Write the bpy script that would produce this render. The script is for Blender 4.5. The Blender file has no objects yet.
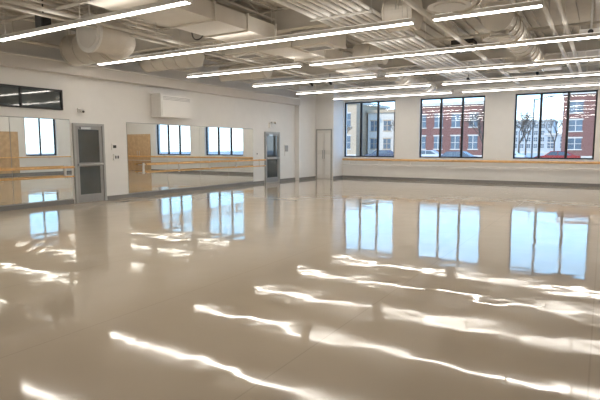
import bpy, bmesh, math, random
from mathutils import Vector, Matrix
random.seed(4)
scene = bpy.context.scene

# ---------------------------------------------------------------- materials
def new_mat(name):
    m = bpy.data.materials.new(name); m.use_nodes = True
    nt = m.node_tree
    return m, nt, nt.nodes.get("Principled BSDF")

def mat(name, col, rough=0.6, metal=0.0, var=0.06, scale=3.0, spec=0.5):
    m, nt, b = new_mat(name)
    n = nt.nodes.new("ShaderNodeTexNoise"); n.inputs["Scale"].default_value = scale
    n.inputs["Detail"].default_value = 4
    tc = nt.nodes.new("ShaderNodeTexCoord")
    nt.links.new(tc.outputs["Object"], n.inputs["Vector"])
    r = nt.nodes.new("ShaderNodeValToRGB")
    c = Vector(col)
    lo = c*(1-var); hi = c*(1+var)
    r.color_ramp.elements[0].position = .3; r.color_ramp.elements[1].position = .7
    r.color_ramp.elements[0].color = (*lo, 1); r.color_ramp.elements[1].color = (*[min(1, v) for v in hi], 1)
    nt.links.new(n.outputs["Fac"], r.inputs["Fac"])
    nt.links.new(r.outputs["Color"], b.inputs["Base Color"])
    b.inputs["Roughness"].default_value = rough
    b.inputs["Metallic"].default_value = metal
    b.inputs["Specular IOR Level"].default_value = spec
    return m

def emis(name, col, s):
    m, nt, b = new_mat(name)
    b.inputs["Base Color"].default_value = (.8, .8, .8, 1)
    b.inputs["Emission Color"].default_value = (*col, 1)
    b.inputs["Emission Strength"].default_value = s
    return m

M_wall = mat("wall_paint", (.84, .83, .81), .55, var=.015)
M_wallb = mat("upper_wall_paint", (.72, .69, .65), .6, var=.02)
M_deck = mat("ceiling_deck_paint", (.60, .56, .50), .7, var=.05)
M_steel = mat("painted_steel", (.66, .63, .58), .5, var=.04)
M_duct = mat("duct_paint", (.74, .70, .64), .4, var=.04)
M_galv = mat("galvanised_pipe", (.70, .68, .64), .35, metal=.3, var=.08)
M_white = mat("white_enamel", (.84, .83, .81), .4, var=.02)
M_grey = mat("grey_door_paint", (.34, .34, .34), .45, var=.03)
M_lgrey = mat("off_white_door_paint", (.78, .765, .74), .45, var=.03)
M_frame = mat("door_frame_metal", (.42, .42, .41), .4, metal=.3, var=.03)
M_black = mat("black_aluminium", (.012, .012, .014), .4, var=.1)
M_base = mat("rubber_baseboard", (.22, .215, .21), .5, var=.05)
M_barre = mat("barre_wood", (.78, .47, .20), .35, var=.12, scale=9)
M_wood = mat("maple_door_wood", (.60, .42, .25), .4, var=.12, scale=5)
M_chrome = mat("brushed_metal", (.6, .6, .6), .3, metal=.9, var=.03)
M_lamp = emis("lamp_diffuser", (1.0, .94, .85), 25)
M_up = emis("added_ceiling_fill", (1.0, .94, .85), 5)  # upward glow added to the fixtures to brighten the ceiling
M_dark = mat("grille_dark", (.04, .04, .04), .6)
M_dglass = mat("dark_interior_glass", (.07, .085, .09), .03, var=.3, scale=.7, spec=.9)

def mirror_mat():
    m, nt, b = new_mat("mirror_silver")
    n = nt.nodes.new("ShaderNodeTexNoise"); n.inputs["Scale"].default_value = .5
    r = nt.nodes.new("ShaderNodeValToRGB")
    r.color_ramp.elements[0].color = (.80, .82, .80, 1); r.color_ramp.elements[1].color = (.84, .86, .84, 1)
    nt.links.new(n.outputs["Fac"], r.inputs["Fac"]); nt.links.new(r.outputs["Color"], b.inputs["Base Color"])
    b.inputs["Metallic"].default_value = 1; b.inputs["Roughness"].default_value = .01
    return m
M_mirror = mirror_mat()

def glass_mat():
    m = bpy.data.materials.new("window_glass"); m.use_nodes = True
    nt = m.node_tree; nt.nodes.clear()
    o = nt.nodes.new("ShaderNodeOutputMaterial")
    t = nt.nodes.new("ShaderNodeBsdfTransparent"); t.inputs[0].default_value = (.95, .97, .97, 1)
    g = nt.nodes.new("ShaderNodeBsdfGlossy"); g.inputs["Roughness"].default_value = 0.01
    mx = nt.nodes.new("ShaderNodeMixShader"); mx.inputs[0].default_value = .05
    nt.links.new(t.outputs[0], mx.inputs[1]); nt.links.new(g.outputs[0], mx.inputs[2])
    nt.links.new(mx.outputs[0], o.inputs[0])
    return m
M_glass = glass_mat()

def floor_mat():
    m, nt, b = new_mat("polished_vinyl_floor")
    L = nt.links.new; N = nt.nodes.new
    tc = N("ShaderNodeTexCoord")
    n = N("ShaderNodeTexNoise"); n.inputs["Scale"].default_value = .35; n.inputs["Detail"].default_value = 5
    L(tc.outputs["Object"], n.inputs["Vector"])
    r = N("ShaderNodeValToRGB")
    r.color_ramp.elements[0].position = .3; r.color_ramp.elements[1].position = .72
    r.color_ramp.elements[0].color = (.515, .435, .335, 1); r.color_ramp.elements[1].color = (.575, .49, .385, 1)
    L(n.outputs["Fac"], r.inputs["Fac"])
    sx = N("ShaderNodeSeparateXYZ"); L(tc.outputs["Object"], sx.inputs[0])
    md = N("ShaderNodeMath"); md.operation = 'PINGPONG'; md.inputs[1].default_value = .9
    L(sx.outputs["X"], md.inputs[0])
    lt = N("ShaderNodeMath"); lt.operation = 'LESS_THAN'; lt.inputs[1].default_value = .006
    L(md.outputs[0], lt.inputs[0])
    fac = N("ShaderNodeMath"); fac.operation = 'MULTIPLY'; fac.inputs[1].default_value = .25
    L(lt.outputs[0], fac.inputs[0])
    mx = N("ShaderNodeMixRGB"); mx.inputs[2].default_value = (.3, .26, .2, 1)
    L(fac.outputs[0], mx.inputs[0]); L(r.outputs["Color"], mx.inputs[1])
    L(mx.outputs[0], b.inputs["Base Color"])
    b.inputs["IOR"].default_value = 1.50
    # worn patches: gloss varies a little over the floor
    n3 = N("ShaderNodeTexNoise"); n3.inputs["Scale"].default_value = .9; n3.inputs["Detail"].default_value = 3
    L(tc.outputs["Object"], n3.inputs["Vector"])
    mr = N("ShaderNodeMapRange"); mr.inputs[1].default_value = .38; mr.inputs[2].default_value = .62
    mr.inputs[3].default_value = .03; mr.inputs[4].default_value = .085
    L(n3.outputs["Fac"], mr.inputs[0]); L(mr.outputs[0], b.inputs["Roughness"])
    n2 = N("ShaderNodeTexNoise"); n2.inputs["Scale"].default_value = 1.7; n2.inputs["Detail"].default_value = 1.6
    n2.inputs["Roughness"].default_value = .5
    L(tc.outputs["Object"], n2.inputs["Vector"])
    bp = N("ShaderNodeBump"); bp.inputs["Strength"].default_value = 1; bp.inputs["Distance"].default_value = .005
    L(n2.outputs["Fac"], bp.inputs["Height"])
    L(bp.outputs["Normal"], b.inputs["Normal"])
    return m
M_floor = floor_mat()

def brick_mat(name, c1, c2, mortar, s=1.0):
    m, nt, b = new_mat(name)
    br = nt.nodes.new("ShaderNodeTexBrick")
    tc = nt.nodes.new("ShaderNodeTexCoord"); mp = nt.nodes.new("ShaderNodeMapping")
    mp.inputs["Rotation"].default_value = (math.pi/2, 0, 0)
    nt.links.new(tc.outputs["Object"], mp.inputs[0]); nt.links.new(mp.outputs[0], br.inputs["Vector"])
    br.inputs["Color1"].default_value = (*c1, 1); br.inputs["Color2"].default_value = (*c2, 1)
    br.inputs["Mortar"].default_value = (*mortar, 1); br.inputs["Scale"].default_value = 2.2*s
    nt.links.new(br.outputs["Color"], b.inputs["Base Color"]); b.inputs["Roughness"].default_value = .9
    return m
M_brick = brick_mat("red_brick", (.22, .085, .065), (.17, .065, .05), (.2, .14, .12))
M_tan = brick_mat("tan_brick", (.46, .33, .21), (.40, .28, .18), (.45, .38, .3))
M_stone = mat("limestone_trim", (.56, .50, .43), .8)
M_conc = mat("grey_concrete", (.44, .45, .46), .8)
M_bglass = mat("facade_window_glass", (.10, .13, .16), .15, var=.3, scale=.4)
M_ground = mat("pale_asphalt", (.42, .42, .42), .9, var=.1, scale=.4)
M_walk = mat("sidewalk_concrete", (.62, .61, .59), .9, var=.05)
M_bark = mat("tree_bark", (.10, .075, .055), .9, var=.2)
M_tyre = mat("tyre_rubber", (.02, .02, .02), .8)

# ---------------------------------------------------------------- builder
class MB:
    def __init__(s): s.bm = bmesh.new(); s.m = []
    def mi(s, m):
        if m not in s.m: s.m.append(m)
        return s.m.index(m)
    def box(s, x0, x1, y0, y1, z0, z1, m):
        v = [s.bm.verts.new((x, y, z)) for z in (z0, z1) for y in (y0, y1) for x in (x0, x1)]
        for f in ((0, 2, 3, 1), (4, 5, 7, 6), (0, 1, 5, 4), (2, 6, 7, 3), (0, 4, 6, 2), (1, 3, 7, 5)):
            fc = s.bm.faces.new([v[i] for i in f]); fc.material_index = s.mi(m)
        return s
    def cyl(s, p0, p1, r, m, seg=12, r1=None, cap=True):
        p0 = Vector(p0); p1 = Vector(p1); r1 = r if r1 is None else r1
        d = (p1-p0).normalized()
        a = d.orthogonal().normalized(); b = d.cross(a)
        A = []; B = []
        for i in range(seg):
            t = 2*math.pi*i/seg; o = a*math.cos(t)+b*math.sin(t)
            A.append(s.bm.verts.new(p0+o*r)); B.append(s.bm.verts.new(p1+o*r1))
        for i in range(seg):
            j = (i+1) % seg
            f = s.bm.faces.new((A[i], A[j], B[j], B[i])); f.material_index = s.mi(m)
        if cap:
            f = s.bm.faces.new(A[::-1]); f.material_index = s.mi(m)
            f = s.bm.faces.new(B); f.material_index = s.mi(m)
        return s
    def elbow(s, c, u, v, R, r, m, n=7, seg=28):
        c = Vector(c); u = Vector(u); v = Vector(v); w = u.cross(v)
        rings = []
        for i in range(n+1):
            t = math.pi/2*i/n; e = u*math.cos(t)+v*math.sin(t)
            rings.append([s.bm.verts.new(c+e*R+e*r*math.cos(2*math.pi*k/seg)+w*r*math.sin(2*math.pi*k/seg)) for k in range(seg)])
        for i in range(n):
            for k in range(seg):
                j = (k+1) % seg
                s.bm.faces.new((rings[i][k], rings[i][j], rings[i+1][j], rings[i+1][k])).material_index = s.mi(m)
        return s
    def poly(s, pts, y0, y1, m):
        A = [s.bm.verts.new((x, y0, z)) for x, z in pts]; B = [s.bm.verts.new((x, y1, z)) for x, z in pts]
        k = s.mi(m); n = len(pts)
        for i in range(n):
            j = (i+1) % n
            s.bm.faces.new((A[i], A[j], B[j], B[i])).material_index = k
        s.bm.faces.new(A[::-1]).material_index = k; s.bm.faces.new(B).material_index = k
        return s
    def done(s, name):
        bmesh.ops.recalc_face_normals(s.bm, faces=s.bm.faces)
        me = bpy.data.meshes.new(name); s.bm.to_mesh(me); s.bm.free()
        for m in s.m: me.materials.append(m)
        ob = bpy.data.objects.new(name, me); scene.collection.objects.link(ob)
        return ob

LX = -12.0; BY = 21.8; RX = 2.6; FY = -3.0; CZ = 4.6

# ---------------------------------------------------------------- shell
MB().box(LX-.3, RX+.3, FY-.3, BY+.35, -.15, 0, M_floor).done("floor")
c = MB().box(LX-.3, RX+.3, FY-.3, BY+.35, CZ, CZ+.2, M_deck)
x = LX+.1
while x < RX-.15:
    c.box(x, x+.12, FY, BY, CZ-.05, CZ+.01, M_deck); x += .3
c.done("ceiling")
MB().box(LX-.3, LX, FY-.3, BY+.35, 0, CZ, M_wall).done("wall_left")
WZ0, WZ1 = 1.02, 3.62
RW0, RW1 = 15.3, 17.1
w = MB()
w.box(RX, RX+.3, FY-.3, RW0, 0, CZ, M_wall); w.box(RX, RX+.3, RW1, BY+.35, 0, CZ, M_wall)
w.box(RX, RX+.3, RW0, RW1, 0, WZ0, M_wall); w.box(RX, RX+.3, RW0, RW1, WZ1, CZ, M_wall)
w.done("wall_right")
MB().box(LX, RX, FY-.3, FY, 0, CZ, M_wall).done("wall_front")
WINS = [(-10.78, -8.2), (-7.05, -4.3), (-3.15, -.3)]
w = MB()
w.box(LX, RX, BY, BY+.35, 0, WZ0, M_wall); w.box(LX, RX, BY, BY+.35, WZ1, CZ, M_wall)
edges = [LX]+[e for p in WINS for e in p]+[RX]
for i in range(0, len(edges), 2):
    w.box(edges[i], edges[i+1], BY, BY+.35, WZ0, WZ1, M_wall)
w.done("wall_back")

for i, (a, b) in enumerate(WINS):
    f = MB(); y0, y1 = BY+.10, BY+.17; t = .06
    f.box(a, b, y0, y1, WZ0, WZ0+t, M_black); f.box(a, b, y0, y1, WZ1-t, WZ1, M_black)
    for k in range(4):
        xx = a+(b-a)*k/3
        if k == 0: f.box(a, a+t, y0, y1, WZ0, WZ1, M_black)
        elif k == 3: f.box(b-t, b, y0, y1, WZ0, WZ1, M_black)
        else: f.box(xx-.045, xx+.045, y0-.01, y1, WZ0, WZ1, M_black)
    f.box(a+.03, b-.03, BY+.13, BY+.136, WZ0+.03, WZ1-.03, M_glass)
    f.box(a-.0, b+.0, BY-.03, BY+.10, WZ0-.035, WZ0+.004, M_white)
    f.done("window_%d" % (i+1))
f = MB(); t = .07; x0, x1 = RX+.1, RX+.17
f.box(x0, x1, RW0, RW1, WZ0, WZ0+t, M_black); f.box(x0, x1, RW0, RW1, WZ1-t, WZ1, M_black)
for yy in (RW0, (RW0+RW1)/2-t/2, RW1-t): f.box(x0, x1, yy, yy+t, WZ0+t, WZ1-t, M_black)
f.box(x0+.03, x0+.036, RW0+.03, RW1-.03, WZ0+.03, WZ1-.03, M_glass)
f.done("window_5")

MB().box(LX, -10.82, 20.8, BY, 0, CZ, M_wall).done("wall_vestibule")
MB().box(LX, LX+.22, 19.3, 20.8, 0, CZ, M_wall).done("wall_pilaster")

MB().box(-10.82, RX, BY-.015, BY, 0, .12, M_base).done("baseboard_back")
bl = MB()
for a, b in ((FY, 8.13), (9.18, 16.86), (18.02, 19.3)): bl.box(LX, LX+.015, a, b, 0, .11, M_base)
bl.box(LX+.22, LX+.235, 19.3, 20.8, 0, .11, M_base)
bl.done("baseboard_left")
MB().box(RX-.015, RX, FY, BY-.015, 0, .12, M_base).done("baseboard_right")
MB().box(-10.82, -10.805, 20.8, BY-.015, 0, .12, M_base).done("baseboard_vestibule")

s = MB(); s.box(LX, LX+.28, FY, 19.3, 3.35, 3.62, M_wallb); s.box(LX, LX+.32, FY, 19.3, 3.62, 3.66, M_wall)
s.done("trim_soffit_left")
s = MB(); s.box(-10.82, RX, BY-.3, BY, 4.0, 4.3, M_wallb); s.box(-10.82, RX, BY-.34, BY, 3.97, 4.0, M_wall)
s.done("trim_header_back")

# ---------------------------------------------------------------- left wall items
def mirrors(name, y0, y1, n):
    m = MB(); h0, h1 = .14, 2.2; L = (y1-y0)/n
    m.box(LX, LX+.012, y0, y1, h0-.03, h1+.02, M_frame)
    for i in range(n):
        m.box(LX+.012, LX+.02, y0+i*L+.006, y0+(i+1)*L-.006, h0, h1, M_mirror)
    m.done(name)
mirrors("wall_mirror", .3, 8.1, 5)
mirrors("wall_mirror", 9.93, 16.1, 4)

def leaf_door(name, y0, y1, h=2.13):
    d = MB(); x0 = LX
    f = .06
    d.box(x0, x0+.06, y0, y0+f, 0, h, M_frame); d.box(x0, x0+.06, y1-f, y1, 0, h, M_frame)
    d.box(x0, x0+.06, y0+f, y1-f, h-f, h, M_frame)
    a, b = y0+f+.004, y1-f-.004
    d.box(x0, x0+.03, a, a+.09, .01, h-f-.004, M_grey); d.box(x0, x0+.03, b-.09, b, .01, h-f-.004, M_grey)
    d.box(x0, x0+.03, a+.09, b-.09, .01, .22, M_grey); d.box(x0, x0+.03, a+.09, b-.09, h-f-.10, h-f-.004, M_grey)
    d.box(x0, x0+.03, a+.09, b-.09, .98, 1.08, M_grey)
    d.box(x0, x0+.015, a+.09, b-.09, .22, h-f-.10, M_dglass)
    d.cyl((x0+.09, a+.05, 1.03), (x0+.09, b-.05, 1.03), .018, M_chrome)
    d.box(x0+.03, x0+.1, a+.03, a+.07, 1.0, 1.06, M_chrome); d.box(x0+.03, x0+.1, b-.07, b-.03, 1.0, 1.06, M_chrome)
    d.box(x0+.03, x0+.09, y0+.2, y0+.5, h-.16, h-.10, M_chrome)
    d.done(name)
leaf_door("door_1", 8.17, 9.12)
leaf_door("door_2", 16.9, 17.98)
d = MB(); yF = 20.8
d.box(-11.68, -10.94, yF-.04, yF, 2.28, 2.34, M_frame)
d.box(-11.73, -11.68, yF-.04, yF, 0, 2.34, M_frame); d.box(-10.94, -10.89, yF-.04, yF, 0, 2.34, M_frame)
d.box(-11.675, -11.32, yF-.025, yF, .01, 2.27, M_lgrey); d.box(-11.30, -10.945, yF-.025, yF, .01, 2.27, M_lgrey)
for cx_ in (-11.5, -11.12):
    d.box(cx_-.13, cx_+.13, yF-.03, yF-.024, 1.35, 2.15, M_white); d.box(cx_-.13, cx_+.13, yF-.03, yF-.024, .2, 1.15, M_white)
d.cyl((-11.36, yF-.07, .95), (-11.36, yF-.07, 1.35), .012, M_grey); d.cyl((-11.26, yF-.07, .95), (-11.26, yF-.07, 1.35), .012, M_grey)
for xx in (-11.36, -11.26):
    for zz in (.98, 1.32): d.cyl((xx, yF-.02, zz), (xx, yF-.075, zz), .008, M_chrome)
d.done("door_3")

cw = MB(); y0, y1, z0, z1 = 3.9, 7.92, 2.44, 2.95
cw.box(LX, LX+.012, y0, y1, z0, z1, M_dglass)
cw.box(LX, LX+.05, y0, y1, z0, z0+.04, M_black); cw.box(LX, LX+.05, y0, y1, z1-.04, z1, M_black)
for yy in (y0, 5.35, 6.82, y1-.04): cw.box(LX, LX+.05, yy, yy+.04, z0+.04, z1-.04, M_black)
cw.done("window_4")

def barre_left(y0, y1, z):
    b = MB(); xx = LX+.26
    b.cyl((xx, y0, z), (xx, y1, z), .03, M_barre, 14)
    b.cyl((xx+.0, y0, z-.24), (xx, y1, z-.24), .02, M_barre, 14)
    n = max(2, int((y1-y0)/1.5)+1)
    for i in range(n):
        yy = y0+.1+(y1-y0-.2)*i/(n-1)
        b.box(LX+.021, LX+.04, yy-.03, yy+.03, z-.3, z+.04, M_galv)
        b.cyl((LX+.03, yy, z-.02), (xx, yy, z-.02), .012, M_galv, 8)
        b.cyl((LX+.03, yy, z-.26), (xx, yy, z-.26), .012, M_galv, 8)
    b.done("ballet_barre")
barre_left(1.0, 8.0, .98)
barre_left(10.4, 16.6, .98)
b = MB(); yy = BY-.24; z = .91
b.cyl((-10.7, yy, z), (RX-.6, yy, z), .05, M_barre, 14)
b.cyl((-10.7, yy, z-.24), (RX-.6, yy, z-.24), .016, M_galv, 14)
for i in range(9):
    xx = -10.5+i*1.53
    b.box(xx-.035, xx+.035, BY-.02, BY, z-.28, z+.05, M_white)
    b.cyl((xx, BY, z-.02), (xx, yy, z-.02), .014, M_white, 8); b.cyl((xx, BY, z-.24), (xx, yy, z-.24), .014, M_white, 8)
b.done("ballet_barre")
b = MB(); xx = RX-.24
b.cyl((xx, 3, .95), (xx, 18.5, .95), .028, M_barre, 14)
for i in range(10):
    y_ = 3.2+i*1.67
    b.box(RX-.06, RX-.04, y_-.03, y_+.03, .85, 1.0, M_galv); b.cyl((RX, y_, .93), (xx, y_, .93), .014, M_galv, 8)
b.done("ballet_barre")

MB().box(LX, LX+.03, 9.38, 9.56, 1.42, 1.60, M_white).box(LX+.03, LX+.04, 9.42, 9.52, 1.47, 1.55, M_dark).done("thermostat")
MB().box(LX, LX+.05, 9.42, 9.62, 1.12, 1.30, M_white).box(LX+.05, LX+.06, 9.46, 9.5, 1.17, 1.25, M_dark).box(LX+.05, LX+.06, 9.54, 9.58, 1.17, 1.25, M_dark).done("light_switch_panel")
MB().box(LX, LX+.02, 16.3, 16.42, 1.15, 1.3, M_white).box(LX+.02, LX+.03, 16.34, 16.38, 1.2, 1.25, M_dark).done("light_switch_panel")
MB().box(LX, LX+.02, 18.4, 18.7, 1.1, 1.6, M_white).box(LX+.02, LX+.03, 18.43, 18.67, 1.3, 1.57, M_grey).done("notice_board")
a = MB(); a.box(LX, LX+.42, 10.9, 12.25, 2.42, 3.1, M_white); a.box(LX+.42, LX+.435, 10.95, 12.2, 2.47, 2.9, M_wall)
for i in range(3): a.box(LX+.42, LX+.425, 11.0, 12.15, 2.95+i*.04, 2.96+i*.04, M_grey)
a.box(LX, LX+.44, 10.87, 12.28, 3.1, 3.13, M_white)
a.done("wall_air_conditioner")
a = MB(); a.box(LX, LX+.05, 8.35, 8.45, 2.42, 2.52, M_white); a.cyl((LX+.05, 8.4, 2.47), (LX+.18, 8.4, 2.43), .045, M_white); a.cyl((LX+.18, 8.4, 2.43), (LX+.2, 8.4, 2.425), .03, M_dark)
a.done("security_camera")
a = MB(); a.box(LX, LX+.09, 17.2, 17.62, 2.3, 2.5, M_white); a.cyl((LX+.1, 17.28, 2.52), (LX+.18, 17.28, 2.5), .05, M_white); a.cyl((LX+.1, 17.54, 2.52), (LX+.18, 17.54, 2.5), .05, M_white)
a.done("emergency_light")

def wood_door_back(name, x0, x1):
    d = MB(); h = 2.3
    d.box(x0, x0+.07, BY-.05, BY, 0, h, M_wood); d.box(x1-.07, x1, BY-.05, BY, 0, h, M_wood); d.box(x0+.07, x1-.07, BY-.05, BY, h-.07, h, M_wood)
    mid = (x0+x1)/2
    d.box(x0+.075, mid-.004, BY-.03, BY, .01, h-.075, M_wood); d.box(mid+.004, x1-.075, BY-.03, BY, .01, h-.075, M_wood)
    for xx in (mid-.1, mid+.1):
        d.cyl((xx, BY-.08, .95), (xx, BY-.08, 1.25), .012, M_chrome)
        d.cyl((xx, BY-.03, .97), (xx, BY-.085, .97), .008, M_chrome); d.cyl((xx, BY-.03, 1.23), (xx, BY-.085, 1.23), .008, M_chrome)
    d.done(name)
wood_door_back("door_4", .2, 2.3)
for k, (a_, b_) in enumerate(((18.7, 21.5), (12.6, 14.9), (5.5, 8.5))):
    d = MB()
    d.box(RX-.03, RX-.016, a_, b_, .12, 2.3, M_wood)
    n = 3
    for i in range(n):
        L = (b_-a_)/n
        d.box(RX-.04, RX-.03, a_+i*L+.06, a_+(i+1)*L-.06, .18, 2.2, M_wood)
    d.done("maple_panelling")

# ---------------------------------------------------------------- lights
def light_row(y, x0, x1, z=3.6):
    l = MB()
    l.box(x0, x1, y-.065, y+.065, z+.012, z+.08, M_white)
    n = max(1, round((x1-x0)/1.25)); L = (x1-x0)/n
    for i in range(n):
        l.box(x0+i*L+.02, x0+(i+1)*L-.02, y-.043, y+.043, z, z+.012, M_lamp)
    l.box(x0+.03, x1-.03, y-.05, y+.05, z+.08, z+.085, M_up)  # added fill strip on top of the housing, lights the ceiling
    l.box(x0-.01, x0, y-.07, y+.07, z-.003, z+.09, M_white); l.box(x1, x1+.01, y-.07, y+.07, z-.003, z+.09, M_white)
    n = max(2, int((x1-x0)/2.4)+1)
    for i in range(n):
        xx = x0+.2+(x1-x0-.4)*i/(n-1)
        l.cyl((xx, y, z+.08), (xx, y, CZ-.05), .006, M_galv, 6)
    l.done("linear_pendant_light")
light_row(2.7, -10.3, -1.0)
light_row(5.6, -10.4, -5.3); light_row(5.6, -4.9, -.2)
light_row(8.5, -11.2, -2.9); light_row(8.5, -2.55, -.9)
light_row(11.4, -10.9, -6.9); light_row(11.4, -6.6, 2.2)
light_row(14.3, -10.6, -6.0); light_row(14.3, -5.7, 2.2)
light_row(17.2, -10.6, -5.2); light_row(17.2, -4.8, 2.2)
light_row(20.0, -10.4, -5.2); light_row(20.0, -4.8, 2.2)

# ---------------------------------------------------------------- ceiling structure
for y in (4.1, 9.6, 15.8):
    g = MB(); g.box(LX+.0, RX, y-.11, y+.11, 4.08, 4.10, M_steel); g.box(LX+.0, RX, y-.012, y+.012, 4.1, 4.53, M_steel)
    g.box(LX+.0, RX, y-.11, y+.11, 4.53, 4.55, M_steel); g.done("steel_girder")
j = MB()
x = LX+.9
while x < RX:
    for y0, y1 in ((FY, 3.98), (4.22, 9.48), (9.72, 15.68), (15.92, 20.75)):
        j.box(x-.04, x+.04, y0, y1, 4.30, 4.33, M_steel); j.box(x-.04, x+.04, y0, y1, 4.52, 4.55, M_steel)
        n = int((y1-y0)/.5); st = (y1-y0)/n
        for i in range(n):
            ya = y0+i*st; up = i % 2
            j.cyl((x, ya, 4.32 if up else 4.53), (x, ya+st, 4.53 if up else 4.32), .012, M_steel, 5, cap=False)
    x += 1.55
j.done("open_web_joists")

p = MB()
for i in range(8):
    xx = -4.9+i*.16
    p.cyl((xx, FY+.2, 4.0), (xx, 19.5, 4.0), .03 if i % 2 else .05, M_white, 10)
for y in [-1+i*2.4 for i in range(9)]:
    p.box(-5.0, -3.7, y-.02, y+.02, 3.92, 3.95, M_galv)
    for xx in (-4.98, -3.72): p.cyl((xx, y, 3.93), (xx, y, CZ-.05), .008, M_galv, 5)
p.done("conduit_bundle")
p = MB()
for (xx, zz, r) in ((-1.05, 3.98, .045), (-.8, 3.98, .045), (1.2, 3.98, .06), (1.5, 3.98, .035), (-8.6, 3.92, .04), (-11.62, 3.95, .04), (-2.9, 3.9, .05), (-9.2, 3.98, .03), (-3.3, 3.55+.2, 0)):
    if r == 0: continue
    p.cyl((xx, FY+.2, zz), (xx, 20.7, zz), r, M_steel, 10)
    for y in [-1+i*3 for i in range(8)]: p.cyl((xx, y, zz), (xx, y, CZ-.05), .008, M_galv, 5)
for y in (6.2, 13.0, 18.8, 19.3):
    p.cyl((LX+.3, y, 4.22), (RX-.1, y, 4.22), .035, M_steel, 10)
    for xx in [-11+i*2.6 for i in range(6)]:
        p.cyl((xx, y, 4.22), (xx, y, 3.86), .014, M_galv, 6); p.cyl((xx, y, 3.86), (xx, y, 3.85), .035, M_chrome, 10)
p.done("sprinkler_pipework")
# cable tray near the window wall
p = MB()
p.box(-10.6, 2.4, 20.72, 20.74, 3.86, 3.93, M_galv); p.box(-10.6, 2.4, 20.98, 21.0, 3.86, 3.93, M_galv)
xx = -10.5
while xx < 2.4:
    p.box(xx, xx+.03, 20.74, 20.98, 3.865, 3.88, M_galv); xx += .3
for xx in [-10.3+i*2.5 for i in range(6)]:
    for yy in (20.73, 20.99): p.cyl((xx, yy, 3.93), (xx, yy, CZ-.05), .008, M_galv, 5)
for k in range(4): p.cyl((-10.6, 20.78+k*.05, 3.9), (2.4, 20.78+k*.05, 3.9), .018, M_dark if k % 2 else M_white, 8)
p.done("cable_tray")

def straps(m, pts):
    for q in pts: m.cyl((q[0], q[1], q[2]), (q[0], q[1], CZ-.05), .008, M_galv, 5)

def round_duct(axis, a0, a1, other, z, r, name="round_duct", outlet=None, bend=None):
    m = MB()
    P = (lambda t, zz=z: (t, other, zz)) if axis == 'x' else (lambda t, zz=z: (other, t, zz))
    m.cyl(P(a0), P(a1), r, M_duct, 32)
    t = a0-.01
    while t < a1-.1:
        m.cyl(P(t), P(t+.03), r+.02, M_duct, 32); t += .45
    m.cyl(P(a1-.03), P(a1+.01), r+.03, M_duct, 32)
    for e in (a0+.3, a1-.3):
        q = P(e); straps(m, [(q[0]-(0 if axis == 'x' else r), q[1]-(r if axis == 'x' else 0), z), (q[0]+(0 if axis == 'x' else r), q[1]+(r if axis == 'x' else 0), z)])
    if outlet:
        for o in outlet:
            q = P(o)
            m.cyl(q, (q[0], q[1], z-r-.06), r*.62, M_duct, 24)
            m.cyl((q[0], q[1], z-r-.05), (q[0], q[1], z-r-.10), r*.64, M_white, 24, r1=r*1.1)
            m.cyl((q[0], q[1], z-r-.09), (q[0], q[1], z-r-.115), r*.8, M_lgrey, 24)
    if bend:
        R = r*1.4
        m.elbow((a1, other-R, z), (0, 1, 0), (1, 0, 0), R, r, M_duct)
        m.cyl((a1+R, other-R, z), (a1+R, other-R-.5, z), r, M_duct, 32)
        m.cyl((a1+R, other-R-.48, z), (a1+R, other-R-.54, z), r+.04, M_white, 32)
        m.cyl((a1+R, other-R-.53, z), (a1+R, other-R-.56, z), r*.85, M_lgrey, 32)
    return m.done(name)
round_duct('x', -11.5, -10.0, 8.0, 3.91, .37, bend=True)
round_duct('x', -11.5, -9.6, 10.35, 3.98, .30)
round_duct('x', -5.9, -5.1, 12.7, 3.98, .27, outlet=[-5.5])
round_duct('x', -3.6, -3.05, 9.12, 3.96, .3)
round_duct('y', 9.9, 15.5, -1.8, 3.9, .27, outlet=[10.2, 13.5])
round_duct('y', 4.3, 8.2, -2.0, 3.88, .28, outlet=[7.4])
round_duct('y', 16.2, 20.6, -6.2, 3.93, .22, outlet=[18])
round_duct('y', 10.0, 15.5, .5, 3.92, .25, outlet=[13])
round_duct('x', -11.4, -9.5, 13.6, 4.0, .24)
def rect_duct(x0, x1, y0, y1, z0, z1, ax, grilles=()):
    m = MB(); m.box(x0, x1, y0, y1, z0, z1, M_duct)
    a0, a1 = (x0, x1) if ax == 'x' else (y0, y1)
    t = a0-.01
    while t < a1:
        if ax == 'x': m.box(t, t+.04, y0-.03, y1+.03, z0-.03, z1+.03, M_duct)
        else: m.box(x0-.03, x1+.03, t, t+.04, z0-.03, z1+.03, M_duct)
        t += 1.0
    for (gx, gy) in grilles:
        m.box(gx-.35, gx+.35, gy-.18, gy+.18, z0-.035, z0, M_white)
        for i in range(7): m.box(gx-.31, gx+.31, gy-.15+i*.045, gy-.13+i*.045, z0-.04, z0-.03, M_grey)
    straps(m, [(x0+.02, y0+.1, z1), (x1-.02, y0+.1, z1), (x0+.02, y1-.1, z1), (x1-.02, y1-.1, z1)])
    m.done("rectangular_duct")
rect_duct(-8.3, -5.3, 9.95, 10.7, 3.8, 4.12, 'x', ((-7.8, 10.3), (-5.8, 10.3)))
rect_duct(-7.3, -6.4, 10.76, 15.4, 3.85, 4.15, 'y', ((-6.85, 12.2),))
rect_duct(-2.7, -1.2, 16.4, 17.0, 3.8, 4.15, 'x', ((-2.0, 16.7),))
rect_duct(-7.4, -6.3, 4.3, 9.3, 3.85, 4.15, 'y')

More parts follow.
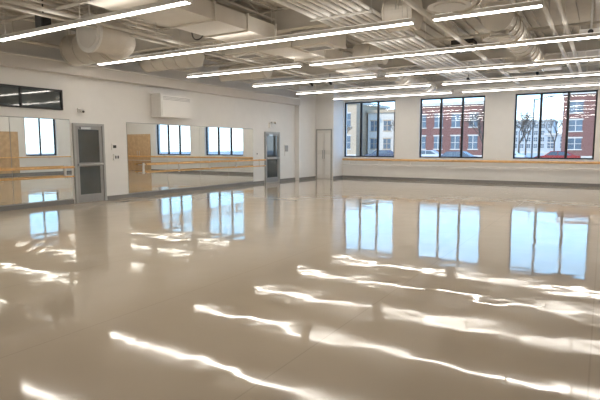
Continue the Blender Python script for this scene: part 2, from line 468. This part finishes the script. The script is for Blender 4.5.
m = MB(); m.box(-9.75, -9.5, 5.95, 6.13, 3.80, 4.1, M_black); m.box(-9.73, -9.52, 5.935, 5.95, 3.82, 4.08, M_dark)
m.cyl((-9.62, 6.04, 4.1), (-9.62, 6.04, CZ-.05), .015, M_black, 8); m.done("loudspeaker")
m = MB(); m.box(-.55, -.15, 11.7, 12.1, 3.70, 3.84, M_white); m.cyl((-.35, 11.7, 3.77), (-.35, 11.64, 3.77), .05, M_dark); m.cyl((-.35, 11.9, 3.84), (-.35, 11.9, CZ-.05), .02, M_white); m.done("projector")
m = MB(); m.box(-3.55, -3.0, 13.4, 13.9, 4.0, 4.25, M_dark); m.box(-3.57, -2.98, 13.38, 13.92, 4.1, 4.13, M_steel); straps(m, [(-3.5, 13.5, 4.25), (-3.05, 13.8, 4.25)]); m.done("fan_coil_unit")
cu = bpy.data.curves.new("hanging_cable", 'CURVE'); cu.dimensions = '3D'; cu.bevel_depth = .012
sp = cu.splines.new('BEZIER'); sp.bezier_points.add(2)
for q, co in zip(sp.bezier_points, ((-8.4, 8.9, 4.55), (-8.1, 8.8, 3.95), (-7.8, 8.9, 4.55))):
    q.co = co; q.handle_left_type = q.handle_right_type = 'AUTO'
o = bpy.data.objects.new("hanging_cable", cu); scene.collection.objects.link(o); cu.materials.append(M_black)
for (xx, yy) in ((-9.6, 16.6), (-8.8, 16.6), (-4.2, 18.3), (-2.0, 18.3)):
    zb = 3.95 if xx != -4.2 else 3.9
    m = MB(); m.cyl((xx, yy, CZ-.05), (xx, yy, zb), .01, M_black, 6); m.cyl((xx, yy-.08, zb-.02), (xx, yy+.1, zb-.12), .05, M_black, 12); m.done("track_spotlight")

# ---------------------------------------------------------------- outside
GZ = -.35
MB().box(-160, 120, BY+.4, 220, GZ-.2, GZ, M_ground).box(RX+.4, 120, -60, BY+.4, GZ-.2, GZ, M_ground).done("street_ground")
MB().box(-160, 120, BY+.4, 30, GZ, GZ+.12, M_walk).done("sidewalk")
MB().box(-160, 120, 70, 79.5, GZ, GZ+.12, M_walk).done("sidewalk")

def building(name, x0, x1, y0, h, wall, trim, bays, floors, wh=1.9, first=1.2, ww=.45, depth=15):
    m = MB(); z0 = GZ+.0
    m.box(x0, x1, y0, y0+depth, z0, h, wall)
    m.box(x0-.2, x1+.2, y0-.3, y0+depth, h, h+.5, trim)
    m.box(x0-.05, x1+.05, y0-.1, y0, z0, z0+.6, trim)
    bw = (x1-x0)/bays; fh = (h-first)/floors
    for i in range(bays):
        for k in range(floors):
            cx = x0+bw*(i+.5); zb = first+k*fh; w2 = bw*ww/2*1.1
            m.box(cx-w2-.12, cx+w2+.12, y0-.08, y0, zb-.15, zb, trim)
            m.box(cx-w2-.12, cx+w2+.12, y0-.08, y0, zb+wh, zb+wh+.2, trim)
            m.box(cx-w2, cx+w2, y0-.03, y0, zb, zb+wh, M_bglass)
            m.box(cx-.05, cx+.05, y0-.06, y0-.03, zb, zb+wh, trim)
            m.box(cx-w2, cx+w2, y0-.06, y0-.03, zb+wh*.5-.04, zb+wh*.5+.04, trim)
    m.done(name)
building("tan_brick_building", -62, -36.2, 78, 8.8, M_tan, M_stone, 6, 2, 2.2)
building("limestone_building", -35.8, -31, 82, 7.4, M_stone, M_tan, 2, 2, 1.7, ww=.5)
building("red_brick_building", -29.5, -16.0, 80, 8.0, M_brick, M_stone, 5, 2, 2.0)
building("red_brick_building", -5.2, 18, 80, 8.8, M_brick, M_stone, 7, 3, 1.5)
building("concrete_office_building", -26, -13, 165, 9, M_conc, M_stone, 7, 4, 1.2)
building("concrete_office_building", -12, 4, 130, 4.2, M_conc, M_stone, 6, 2, 1.2)

def car(name, x, y, col, L=4.4):
    paint = mat(name+"_paint", col, .25, .2)
    m = MB(); z = GZ
    s = L/4.4
    body = [(x-2.2*s, z+.3), (x-2.2*s, z+.75), (x-1.9*s, z+.88), (x-1.2*s, z+.95), (x-.6*s, z+1.42), (x+.8*s, z+1.45), (x+1.6*s, z+1.0), (x+2.15*s, z+.92), (x+2.2*s, z+.5), (x+2.15*s, z+.3)]
    m.poly(body, y-.85, y+.85, paint)
    m.poly([(x-1.05*s, z+.97), (x-.52*s, z+1.36), (x+.05*s, z+1.38), (x+.05*s, z+.97)], y-.87, y+.87, M_bglass)
    m.poly([(x+.12*s, z+.97), (x+.12*s, z+1.38), (x+.75*s, z+1.38), (x+1.4*s, z+.98)], y-.87, y+.87, M_bglass)
    for wx in (x-1.35*s, x+1.35*s):
        for yy in (y-.88, y+.7):
            m.cyl((wx, yy, z+.33), (wx, yy+.18, z+.33), .33, M_tyre, 20)
        m.cyl((wx, y-.9, z+.33), (wx, y-.88, z+.33), .2, M_chrome, 14)
    m.done(name)
car("parked_car", -36, 62, (.5, .5, .5)); car("parked_car", -25, 62, (.08, .09, .12)); car("parked_car", -19, 62, (.6, .6, .6))
car("parked_car", -9.5, 60, (.7, .7, .7)); car("parked_car", -4.2, 60, (.35, .04, .03)); car("parked_car", -12, 48, (.1, .12, .16))

def tree(name, x, y, h, spread=.7, g=0):
    m = MB()
    def br(p, d, L, r, k):
        q = p+d*L
        m.cyl(p, q, r, M_bark, 6, r1=r*.7, cap=False)
        if k == 0: return
        for i in range(3):
            nd = (d+Vector((random.uniform(-spread, spread), random.uniform(-spread, spread), random.uniform(-.05, .45)))).normalized()
            br(q-d*L*.02, nd, L*random.uniform(.6, .78), r*.62, k-1)
    br(Vector((x, y, GZ+g)), Vector((0, 0, 1)), h*.28, h*.018, 5)
    m.done(name)
tree("bare_street_tree", -10.6, 54, 7); tree("bare_street_tree", -9.0, 67, 8); tree("bare_street_tree", -23.8, 66, 6.5); tree("bare_street_tree", -33.5, 66, 7); tree("bare_street_tree", -13.5, 110, 10); tree("bare_street_tree", -8.5, 112, 10); tree("bare_street_tree", -7.6, 47, 6)
for xx, yy in ((-21.6, 58), (-6.5, 58)):
    m = MB(); m.cyl((xx, yy, GZ), (xx, yy, 6.5), .09, M_dark, 8, r1=.06); m.cyl((xx, yy, 6.4), (xx+1.6, yy, 6.7), .04, M_dark, 8); m.box(xx+1.3, xx+1.9, yy-.12, yy+.12, 6.62, 6.75, M_dark); m.done("street_lamp")

# ---------------------------------------------------------------- world + sun
wd = bpy.data.worlds.new("sky_world"); scene.world = wd; wd.use_nodes = True
nt = wd.node_tree; bg = nt.nodes["Background"]
tc = nt.nodes.new("ShaderNodeTexCoord"); sx = nt.nodes.new("ShaderNodeSeparateXYZ"); r = nt.nodes.new("ShaderNodeValToRGB")
nt.links.new(tc.outputs["Generated"], sx.inputs[0]); nt.links.new(sx.outputs["Z"], r.inputs["Fac"]); nt.links.new(r.outputs["Color"], bg.inputs["Color"])
r.color_ramp.elements[0].position = .02; r.color_ramp.elements[0].color = (.78, .90, 1, 1)
r.color_ramp.elements[1].position = .6; r.color_ramp.elements[1].color = (.18, .40, .85, 1)
e = r.color_ramp.elements.new(.11); e.color = (.38, .70, 1.0, 1)
bg.inputs["Strength"].default_value = 3.3
sl = bpy.data.lights.new("sun", 'SUN'); sl.energy = 4.0; sl.angle = .01; sl.color = (1, .93, .82)
so = bpy.data.objects.new("sun", sl); scene.collection.objects.link(so)
so.rotation_euler = Vector((.5, .75, -.55)).to_track_quat('-Z', 'Y').to_euler(); so.location = (-20, -20, 30)

# ---------------------------------------------------------------- camera
cd = bpy.data.cameras.new("camera"); cam = bpy.data.objects.new("camera", cd); scene.collection.objects.link(cam)
cd.sensor_width = 36; cd.lens = 497/600*36; cd.clip_end = 600
cam.location = (0, 0, 1.5)
cam.rotation_euler = (math.radians(90-6.09), 0, math.radians(31.3))
scene.camera = cam
scene.view_settings.view_transform = 'Standard'
